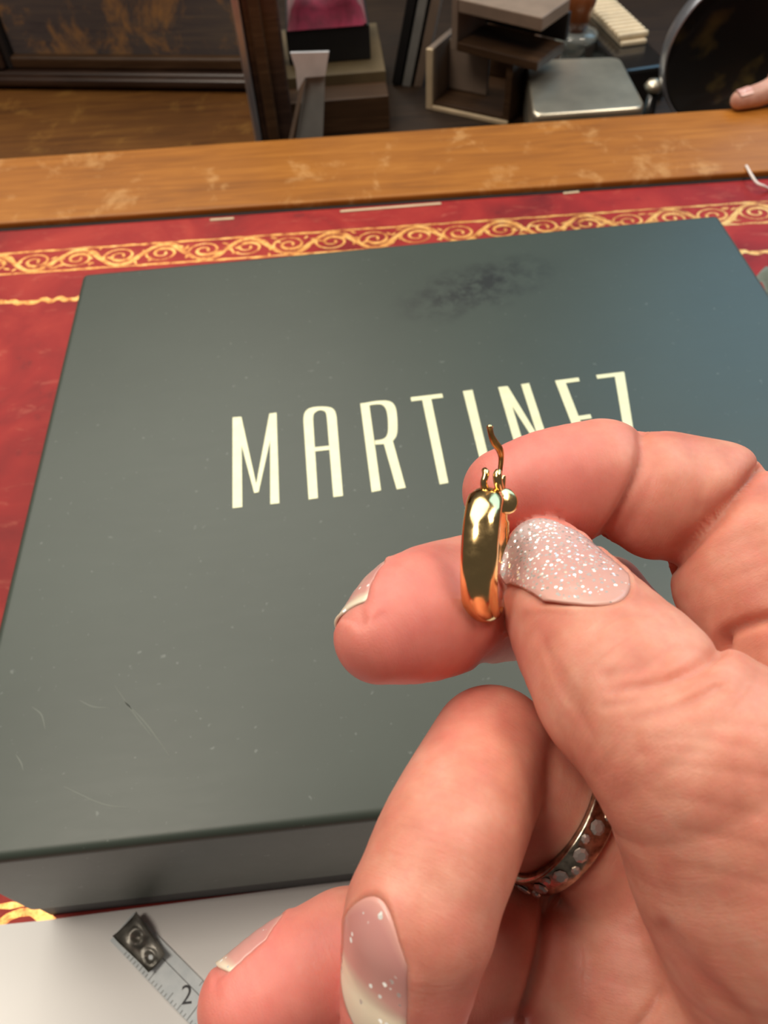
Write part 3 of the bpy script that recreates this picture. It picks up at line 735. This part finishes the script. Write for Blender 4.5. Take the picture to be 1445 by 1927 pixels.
fold([(1345, 1236), (1360, 1198), (1390, 1180), (1455, 1162)], 10, 1.5, 85, 125)
fold([(1120, 1195), (1130, 1178), (1152, 1164), (1190, 1155), (1228, 1158)], 7, .28, *TH)
fold([(1244, 1246), (1256, 1226), (1272, 1214)], 7, .25, *TH)
fold([(1140, 1272), (1180, 1262), (1215, 1250), (1236, 1238)], 10, .22, *TH)
fold([(1135, 1330), (1180, 1322), (1240, 1308), (1290, 1290)], 8, .22, *TH)
for i, (a, b, c) in enumerate((((1230, 1392), (1310, 1388), (1400, 1408)), ((1250, 1440), (1340, 1446), (1450, 1466)), ((1235, 1500), (1330, 1512), (1450, 1540)), ((1280, 1560), (1370, 1580), (1450, 1600)), ((1300, 1370), (1370, 1362), (1450, 1372)), ((1270, 1630), (1360, 1645), (1450, 1672)), ((1200, 1420), (1260, 1412), (1330, 1420)))):
    fold([a, b, c], 9, .10, *TH)
for k in range(9):      # fine slanting lines on the inner side of the thumb
    x0 = 1018 + k * 9; fold([(x0, 1195 + 14 * k), (x0 + 14, 1245 + 14 * k), (x0 + 34, 1300 + 13 * k)], 3.5, .12, *TH)
RG = (68, 95)
for k in range(12):     # fine skin lines across the ring finger's back
    y0 = 1420 + k * 17; fold([(800 - k * 6, y0), (880 - k * 5, y0 + 18), (985 - k * 6, y0 + 70)], 4, .09, *RG)
fold([(1040, 1655), (1030, 1710), (1020, 1790), (1003, 1870), (978, 1945)], 10, 1.5, 84, 108)
fold([(1040, 1655), (1030, 1710), (1020, 1790), (1003, 1870), (978, 1945)], 34, 1.0, 84, 108)
fold([(1248, 1752), (1290, 1812), (1340, 1862), (1420, 1940)], 20, .45, 55, 92)
fold([(1240, 1872), (1225, 1900), (1195, 1940)], 9, .5, 70, 105)
fold([(905, 1010), (925, 1090), (930, 1170), (905, 1250)], 12, .6, 95, 118)
fold([(1390, 1180), (1400, 1230), (1412, 1280)], 30, .4, 85, 103)
for k in range(7): fold([(1375 + k * 11, 1196 - k * 3), (1382 + k * 11, 1240), (1392 + k * 11, 1280)], 3.5, .10, 85, 103)
for nd in NAILS.values():
    q = HV - nd['B']; t_ = (q @ nd['A']) / nd['L']; x_ = q @ nd['R']; z_ = q @ nd['D']; nf = HN @ nd['D']
    sN = x_ / (nd['W'] / 2 * (1 - .10 * (1 - np.clip(t_, 0, 1)) ** 2)); t0 = nd['rnd'][0] * np.clip(sN, -1.2, 1.2) ** 2
    o = np.maximum((np.abs(sN) - 1) * nd['W'] / 2, (t0 - t_) * nd['L'])
    m = (z_ > 0) & (z_ < 11.5) & (nf > .05) & (t_ > -.35) & (t_ < 1.05) & (o < 3) & (np.abs(x_) < nd['W'])
    ramp_ = np.clip((nd['tf'] + .06 - t_) / .15, 0, 1)
    up = .28 * np.exp(-((o - .75) / .6) ** 2) * (o > -.2) * ramp_
    dn = -.30 * np.clip(-o / .35 + .2, 0, 1)
    disp[m] += (up + dn)[m]
HV2 = HV + HN * disp[:, None]
ed = np.vstack([HQ[:, [0, 1]], HQ[:, [1, 2]], HQ[:, [2, 3]], HQ[:, [3, 0]]]); cnt = np.bincount(ed[:, 0], minlength=len(HV)) + 1e-9
for _ in range(2):
    av = np.stack([np.bincount(ed[:, 0], weights=HV2[ed[:, 1], c], minlength=len(HV)) for c in range(3)], 1) / cnt[:, None]
    HV2 = HV2 + (av - HV2) * .4
# ---- per-vertex finger coordinates and flush
def chain_param(P, k):
    C = SEG[k]; best = np.full(len(P), 1e3); ax = np.zeros(len(P)); an = np.zeros(len(P)); acc = 0
    a0 = C[-1][:3] - C[0][:3]; a0 = a0 / np.linalg.norm(a0); ref = np.cross(a0, (0, 0, 1.0)); ref /= np.linalg.norm(ref); rf2 = np.cross(a0, ref)
    for a, b in zip(C[:-1], C[1:]):
        ba = b[:3] - a[:3]; L = np.linalg.norm(ba); hr = ((P - a[:3]) @ ba) / (L * L); h = np.clip(hr, 0, 1); w = P - a[:3] - h[:, None] * ba
        r = a[3] + h * (b[3] - a[3]); d = np.linalg.norm(w, axis=1) - r; m = d < best
        best[m] = d[m]; ax[m] = (acc + hr * L)[m]; an[m] = (np.arctan2(w @ rf2, w @ ref) * r)[m]; acc += L
    return best, ax, an
FC = np.zeros((len(HV), 3), np.float32); bst = np.full(len(HV), 1e3)
for i, k in enumerate(CH):
    lo, hi = bounds(k, 2.0); m = np.where(np.all((HV >= lo) & (HV <= hi), axis=1))[0]
    if not len(m): continue
    b, ax, an = chain_param(HV[m], k); w = b < bst[m]; mm = m[w]
    bst[mm] = b[w]; FC[mm, 0] = ax[w]; FC[mm, 1] = an[w]; FC[mm, 2] = i * 23.7
flush = np.zeros(len(HV), np.float32)
for k in ('i_dist', 'm_dist', 'r_dist', 'p_dist'):
    flush = np.maximum(flush, np.exp(-(np.linalg.norm(HV - SEG[k][2][:3], axis=1) / 13.0) ** 2))
flush = np.maximum(flush, .35 * np.exp(-(np.linalg.norm(HV - SEG['t_dist'][0][:3], axis=1) / 10.0) ** 2))

def skin_mat():
    t = NT('skin'); fc = t.n('ShaderNodeAttribute', attribute_name='finger_coord'); fl = t.n('ShaderNodeAttribute', attribute_name='flush')
    cr = t.n('ShaderNodeAttribute', attribute_name='fold')
    v = t.coord(); blot = t.noise(v, 130.0, 4, .55); blot2 = t.noise(v, 420.0, 4, .6)
    col = t.ramp(blot, [(.32, (.57, .205, .145)), (.5, (.655, .275, .192)), (.68, (.73, .355, .260))])
    col = t.mix(t.math('MULTIPLY', t.ramp(blot2, [(.45, (0, 0, 0)), (.7, (1, 1, 1))]), .30), col, (.74, .23, .19))
    col = t.mix(t.math('MULTIPLY', fl.outputs['Fac'], .75), col, (.76, .20, .195))
    col = t.mix(t.math('MULTIPLY', cr.outputs['Fac'], .35), col, (.60, .17, .12))
    w1 = t.noise(t.coord(scale=(1.5, .22, 1), src=fc.outputs['Vector']), 1.0, 5, .65, .5)
    w2 = t.noise(t.coord(scale=(3.6, 2.6, 3), src=fc.outputs['Vector']), 1.0, 4, .6)
    n1 = t.bump(w1, .16, .0005); n2 = t.bump(w2, .22, .00022, n1)
    t.set(Base_Color=col, Roughness=.47, Specular_IOR_Level=.42, Subsurface_Weight=.7, Subsurface_Radius=(1.0, .30, .18), Subsurface_Scale=.0026)
    t.set(Normal=n2); return t.m
M['skin'] = skin_mat()
me = bpy.data.meshes.new('hand'); WV = c2w(HV2)
me.vertices.add(len(WV)); me.vertices.foreach_set('co', WV.astype(np.float32).ravel())
me.loops.add(HQ.size); me.loops.foreach_set('vertex_index', HQ.astype(np.int32).ravel())
me.polygons.add(len(HQ)); me.polygons.foreach_set('loop_start', np.arange(0, HQ.size, 4, dtype=np.int32)); me.polygons.foreach_set('loop_total', np.full(len(HQ), 4, np.int32))
me.update(calc_edges=True); me.validate()
a = me.attributes.new('finger_coord', 'FLOAT_VECTOR', 'POINT'); a.data.foreach_set('vector', FC.ravel())
a = me.attributes.new('flush', 'FLOAT', 'POINT'); a.data.foreach_set('value', flush.astype(np.float32))
a = me.attributes.new('fold', 'FLOAT', 'POINT'); a.data.foreach_set('value', crease.astype(np.float32))
hand = tag(link_mesh('person', me, M['skin'], None, True), 'bare right hand pinching the gold hoop earring, painted nails and a ring', 'person')

def nail_mat(name, glitter, w0=.66):
    t = NT(name); tc = t.n('ShaderNodeTexCoord'); sep = t.n('ShaderNodeSeparateXYZ'); t.l(tc.outputs['UV'], sep.inputs[0])
    tt = sep.outputs['Y']; v = t.coord()
    base = t.ramp(tt, [(0.0, (.70, .36, .31)), (.12, (.60, .28, .26)), (w0 - .08, (.66, .34, .30)), (w0, (.68, .50, .40)), (w0 + .06, (.82, .69, .53)), (1.0, (.80, .69, .54))]) if not glitter else \
        t.ramp(tt, [(0.0, (.66, .37, .31)), (.5, (.60, .34, .31)), (1.0, (.62, .44, .41))])
    vo = t.n('ShaderNodeTexVoronoi'); vo.inputs['Scale'].default_value = 2100.0 if glitter else 1500.0; t.l(v, vo.inputs['Vector'])
    wn = t.n('ShaderNodeSeparateColor'); t.l(vo.outputs['Color'], wn.inputs[0])
    dots = t.math('LESS_THAN', vo.outputs['Distance'], .44)
    if glitter:
        dens = t.ramp(t.mix(.35, tt, t.noise(v, 330.0, 3, .6)), [(.18, (.05, .05, .05)), (.32, (.55, .55, .55)), (.50, (.95, .95, .95)), (.90, (.90, .90, .90))])
    else: dens = t.ramp(t.noise(v, 300.0, 2), [(.50, (0, 0, 0)), (.70, (.32, .32, .32))])
    mask = t.math('MULTIPLY', dots, t.math('LESS_THAN', wn.outputs[0], dens))
    nrm = t.n('ShaderNodeNormalMap'); nm = t.n('ShaderNodeCombineColor')
    t.l(t.math('ADD', t.math('MULTIPLY', wn.outputs[1], .5), .25), nm.inputs[0]); t.l(t.math('ADD', t.math('MULTIPLY', wn.outputs[2], .5), .25), nm.inputs[1]); nm.inputs[2].default_value = .95
    t.l(nm.outputs[0], nrm.inputs['Color']); nrm.inputs['Strength'].default_value = 1.0
    geo = t.n('ShaderNodeNewGeometry'); mixn = t.n('ShaderNodeMix', data_type='VECTOR')
    t.l(mask, mixn.inputs[0]); t.l(geo.outputs['Normal'], mixn.inputs[4]); t.l(nrm.outputs[0], mixn.inputs[5])
    t.set(Base_Color=t.mix(mask, base, (.97, .94, .90)), Metallic=t.math('MULTIPLY', mask, .55 if glitter else .15), Roughness=t.math('SUBTRACT', .38, t.math('MULTIPLY', mask, .14)), Normal=mixn.outputs[1],
          Coat_Weight=.35, Coat_Roughness=.14, Subsurface_Weight=.15, Subsurface_Radius=(1, .4, .3), Subsurface_Scale=.001); return t.m
M['nail_glitter'] = nail_mat('glitter_nail', True); M['nail'] = nail_mat('pearly_nail', False); M['nail_short'] = nail_mat('plain_nail', False, .88)
for key, nd in NAILS.items():
    NS, NTT = nd['NS'], nd['NT']; P = c2w(nd['P'].reshape(-1, 3)).reshape(NS + 1, NTT + 1, 3); Dw = (nd['D'][0] * RX + nd['D'][1] * UY + nd['D'][2] * FZ)
    bm = bmesh.new(); uv = bm.loops.layers.uv.new('UVMap'); top = {}; bot = {}
    for i in range(NS + 1):
        for j in range(NTT + 1):
            top[i, j] = bm.verts.new(P[i, j]); bot[i, j] = bm.verts.new(P[i, j] - Dw * .00045)
    def face(vs, uvs):
        f = bm.faces.new(vs)
        for l_, q in zip(f.loops, uvs): l_[uv].uv = q
    W_ = lambda i, j: (i / NS, j / NTT)
    for i in range(NS):
        for j in range(NTT):
            c4 = [(i, j), (i + 1, j), (i + 1, j + 1), (i, j + 1)]
            face([top[c] for c in c4], [W_(*c) for c in c4]); face([bot[c] for c in c4[::-1]], [W_(*c) for c in c4[::-1]])
    rim = [(i, 0) for i in range(NS)] + [(NS, j) for j in range(NTT)] + [(i, NTT) for i in range(NS, 0, -1)] + [(0, j) for j in range(NTT, 0, -1)]
    for a_, b_ in zip(rim, rim[1:] + rim[:1]): face([top[b_], top[a_], bot[a_], bot[b_]], [W_(*b_), W_(*a_), W_(*a_), W_(*b_)])
    o = from_bm('fingernail', bm, M[{'thumb': 'nail_glitter', 'ring': 'nail'}.get(key, 'nail_short')], hand, True)
    tag(o, {'thumb': 'thumbnail with silver glitter polish', 'middle': 'bare nail seen edge-on with a dark speck', 'ring': 'long pearly nail with cream free edge', 'pinky': 'short pink nail'}[key])
# ---- the other person's hand: index fingertip on the wooden border, the rest beyond the frame
f0 = on_z(1392, 188, .0045 + .0069)
G2 = [[(0, 0, 0, 6.6), (16, 4, 1, 8.0), (26, 7, 3, 8.2)], [(26, 7, 3, 8.2), (42, 10, 9, 8.6), (54, 10, 13, 9.0)], [(54, 10, 13, 9.2), (78, 4, 16, 10.0), (98, -4, 20, 12.0)],
      [(40, 34, -1, 6.6), (58, 34, 4, 8.2), (78, 26, 14, 9.0), (104, 14, 20, 12.0)], [(52, 52, -1, 6.4), (70, 50, 4, 8.0), (90, 40, 13, 8.8), (112, 32, 20, 12.0)],
      [(72, 66, -2, 5.8), (86, 62, 3, 7.0), (104, 54, 12, 8.0), (122, 48, 20, 11.0)],
      [(62, -36, 2, 7.2), (80, -34, 7, 9.2), (104, -30, 14, 10.0), (140, -10, 22, 16.0)],
      [(98, -4, 20, 12.0), (135, -2, 25, 14.0), (170, 6, 28, 15.0)], [(104, 14, 20, 12.0), (140, 14, 26, 14.0), (172, 14, 29, 16.0)], [(112, 32, 20, 12.0), (145, 28, 25, 14.0), (175, 20, 28, 15.0)],
      [(122, 48, 20, 11.0), (150, 40, 24, 13.0), (178, 26, 28, 15.0)], [(172, 14, 29, 20.0), (215, 14, 34, 22.0), (290, 14, 46, 27.0)]]
C2 = [spline(np.array(c, float), 7) for c in G2]
def sdf2(P):
    out = None
    for C in C2:
        d = np.full(len(P), 1e3)
        for p, q in zip(C[:-1], C[1:]):
            ba = q[:3] - p[:3]; h = np.clip(((P - p[:3]) @ ba) / (ba @ ba), 0, 1)
            d = np.minimum(d, np.linalg.norm(P - p[:3] - h[:, None] * ba, axis=1) - (p[3] + h * (q[3] - p[3])))
        out = d if out is None else smin(out, d, 3.0)
    return out
lo2 = np.array([-10.0, -50, -12]); vx = 2.2; n2 = np.array([148, 62, 40])
P2 = np.stack(np.meshgrid(*[np.arange(k) * vx for k in n2], indexing='ij'), -1).reshape(-1, 3) + lo2
V2, Q2 = surface_nets(sdf2(P2).reshape(n2), n2, lo2, vx)
for _ in range(2):
    d2 = sdf2(V2); g2 = np.stack([sdf2(V2 + np.eye(3)[k] * .3) - d2 for k in range(3)], 1); g2 /= np.linalg.norm(g2, axis=1)[:, None] + 1e-9
    V2 = V2 - g2 * np.clip(d2, -1.5, 1.5)[:, None]
fing = from_py('person', V2 * .001 + f0, [tuple(map(int, q)) for q in Q2], M['far_skin'], None, True)
tag(fing, 'fingertip of another hand resting on the wooden border at right', 'person')
for C in C2[:1] + C2[3:6]:
    tp = C[0][:3]; ax_ = C[1][:3] - tp; ax_ /= np.linalg.norm(ax_); dd = np.array([0, 0, 1.0]) - ax_ * ax_[2]; dd /= np.linalg.norm(dd); sd_ = np.cross(dd, ax_); gv = []
    for lay in (0, -.5):
        for i in range(9):
            for j in range(9):
                s_, t_ = i / 4 - 1, j / 8; a_ = s_ * .75; rr = C[0][3] + .25 + .09 * (t_ * 10) + lay
                gv.append((tp + ax_ * (t_ * 10 * (1 - .15 * s_ * s_) - 3.5 + .8 * s_ * s_) + (dd * math.cos(a_) + sd_ * math.sin(a_)) * rr) * .001 + f0)
    K = lambda l, i, j: l * 81 + i * 9 + j
    fc = [(K(0, i, j), K(0, i + 1, j), K(0, i + 1, j + 1), K(0, i, j + 1)) for i in range(8) for j in range(8)] + [(K(1, i, j + 1), K(1, i + 1, j + 1), K(1, i + 1, j), K(1, i, j)) for i in range(8) for j in range(8)]
    from_py('fingernail', gv, fc, M['nail_short'], fing, True)

# ================================================================== HOOP EARRING
t = NT('yellow_gold'); v = t.coord(); sc_ = t.noise(v, 700.0, 5, .7); dn_ = t.noise(v, 130.0, 2, .5)
t.set(Base_Color=(.97, .68, .31), Metallic=1.0, Roughness=t.ramp(sc_, [(.35, (.10, .10, .10)), (.7, (.24, .24, .24))])); t.set(Normal=t.bump(dn_, .8, .0008)); M['gold'] = t.m
t = NT('copper_gold'); t.set(Base_Color=t.ramp(t.noise(t.coord(), 500.0, 3), [(.3, (.40, .15, .05)), (.7, (.85, .50, .16))]), Metallic=1.0, Roughness=.3); M['copper'] = t.m
DH = 100.5
def camw(P): return c2w(np.asarray(P, float))
Hc = cp(914, 1042, DH); e1 = np.array([.045, 1, .02]); e1 /= np.linalg.norm(e1)
e2 = np.array([.27, 0, .963]); e2 -= e1 * (e2 @ e1); e2 /= np.linalg.norm(e2); nh = np.cross(e1, e2); nh = nh if nh[0] > 0 else -nh
A1, A2, HWD, HDM = 7.5, 5.6, 2.35, 1.45
ear = tag(empty('hoop_earring', tuple(camw(cp(914, 1165, DH)))), 'chunky yellow gold hoop earring held between thumb and fingers', 'earring')
bpy.context.view_layer.update(); EI = ear.matrix_world.inverted()
def epart(name, V, Fc, mat, smooth=True):
    o = from_py(name, [EI @ Vector(tuple(p)) for p in V], Fc, mat, ear, smooth); return o
prof = [(math.cos(q) * HWD, math.sin(q) * HDM) for q in np.linspace(0, math.pi, 19)] + [(-HWD * .86, -.12), (-HWD * .5, .35), (0, .55), (HWD * .5, .35), (HWD * .86, -.12)]
NSW = 84; V = []; Fc = []; npf = len(prof)
for i, th in enumerate(np.linspace(math.radians(92), math.radians(92 + 322), NSW)):
    # th=90 top, 180 towards the viewer
    base = e1 * A1 * math.sin(th) + e2 * A2 * math.cos(th); out = e1 * A2 * math.sin(th) + e2 * A1 * math.cos(th); out /= np.linalg.norm(out)
    tpr = 1.0 if 4 < i < NSW - 5 else .90
    for (a, b) in prof: V.append(camw(Hc + base + nh * a * tpr + out * b * tpr))
for i in range(NSW - 1):
    for k in range(npf): l = (k + 1) % npf; Fc.append((i * npf + k, i * npf + l, (i + 1) * npf + l, (i + 1) * npf + k))
Fc += [tuple(range(npf - 1, -1, -1)), tuple((NSW - 1) * npf + k for k in range(npf))]
hoop = epart('hoop', V, Fc, M['gold'])
def ctube(name, pts, rad, mat, n=10):
    P = spline(np.array([[*cp(u, v, d)] for u, v, d in pts]), 26); r = np.interp(np.linspace(0, 1, 26), np.linspace(0, 1, len(rad)), rad)
    V, Fc = tube(P, r, n); return epart(name, camw(np.array(V)), Fc, mat)
ctube('post', [(938, 912, 101.5), (941, 885, 101.5), (943, 862, 101.5), (940, 846, 101), (930, 832, 100.5), (924, 818, 100), (921, 802, 100)], (.34, .32, .36, .5, .52, .38, .40), M['copper'])
ctube('post_tip', [(922, 806, 100), (921.5, 803, 100), (921, 800, 100)], (.40, .46, .34), M['gold'])
ctube('catch_prong', [(913, 922, 99.5), (910, 908, 99.2), (913, 897, 99.2), (914, 889, 99.4), (911, 884, 99.8)], (.55, .45, .45, .50, .40), M['gold'])
ctube('catch_prong', [(941, 920, 99.5), (937, 906, 99.0), (936, 894, 99.0), (938, 886, 99.3)], (.6, .62, .60, .45), M['gold'])
ctube('hinge', [(944, 918, 101), (946, 905, 101), (948, 895, 101)], (.5, .42, .3), M['gold'])
dc = cp(953, 943, 100.5); dn = np.array([.32, .18, -.93]); dn /= np.linalg.norm(dn); da = np.cross(dn, (0, 1, 0)); da /= np.linalg.norm(da); db = np.cross(dn, da)
pv = [(r * 1.75, z) for r, z in ((.0, .34), (.45, .30), (.8, .16), (.97, .02), (1.0, -.12), (.9, -.25), (0, -.28))]
V, Fc = lathe(pv, 24); epart('disc', [camw(dc + da * x + db * y + dn * z) for x, y, z in V], Fc, M['gold'])

# ================================================================== RING ON THE FINGER
t = NT('ring_gold'); t.set(Base_Color=t.ramp(t.noise(t.coord(), 900.0, 4), [(.35, (.22, .18, .14)), (.65, (.62, .54, .42))]), Metallic=1.0, Roughness=.24); M['ringm'] = t.m
t = NT('ring_stone'); t.set(Base_Color=(.42, .36, .33), Roughness=.06, Metallic=.5, Specular_IOR_Level=1.0, Coat_Weight=1.0); M['stone'] = t.m
C_ = SEG['r_prox']; rc = np.array(J(1052, 1536, 97.4, 0)[:3])
rax = np.array(J(1200, 1640, 98.6, 0)[:3]) - np.array(J(965, 1475, 96.9, 0)[:3]); rax /= np.linalg.norm(rax)
i_ = np.argmin(np.linalg.norm(C_[:, :3] - rc, axis=1))
ra = np.cross(rax, (0, 0, 1.0)); ra /= np.linalg.norm(ra); rb = np.cross(rax, ra); RR = 9.75
ring = tag(empty('finger_ring', tuple(camw(rc))), 'pale gold band set with small stones on the ring finger', 'ring')
bpy.context.view_layer.update(); RI = ring.matrix_world.inverted()
def rw(a, z, r): return RI @ Vector(tuple(camw(rc + (ra * math.cos(a) + rb * math.sin(a)) * r + rax * z)))
prof = [(-1.9, -.5), (-1.95, .55), (-1.75, .85), (-1.3, .80), (0, .95), (1.0, .82), (1.6, .62), (1.95, .30), (1.9, -.5)]
V = []; Fc = []; n_ = 96; m_ = len(prof)
for i in range(n_):
    for z, r in prof: V.append(rw(2 * math.pi * i / n_, z, RR + r))
for i in range(n_):
    j = (i + 1) % n_
    for k in range(m_): l = (k + 1) % m_; Fc.append((i * m_ + k, j * m_ + k, j * m_ + l, i * m_ + l))
from_py('band', V, Fc, M['ringm'], ring, True)
NSt = 34
for i in range(NSt):
    a = 2 * math.pi * i / NSt + .06; big = i % 2 == 0; R0 = RR + .90; rad = 1.0 if big else .62; zc = -.35 if big else (-1.0 if i % 4 == 1 else .45)
    t1 = (-ra * math.sin(a) + rb * math.cos(a)); o_ = (ra * math.cos(a) + rb * math.sin(a)); cen = rc + o_ * R0 + rax * zc; V = []
    for rr, hh in ((rad, .0), (rad * .95, .18), (rad * .55, .36)):
        for k in range(8): q = math.pi * k / 4; V.append(RI @ Vector(tuple(camw(cen + t1 * rr * math.cos(q) + rax * rr * math.sin(q) + o_ * hh))))
    Fc = [(r_ * 8 + k, r_ * 8 + (k + 1) % 8, (r_ + 1) * 8 + (k + 1) % 8, (r_ + 1) * 8 + k) for r_ in range(2) for k in range(8)] + [tuple(range(16, 24))]
    from_py('stone', V, Fc, M['stone'], ring)
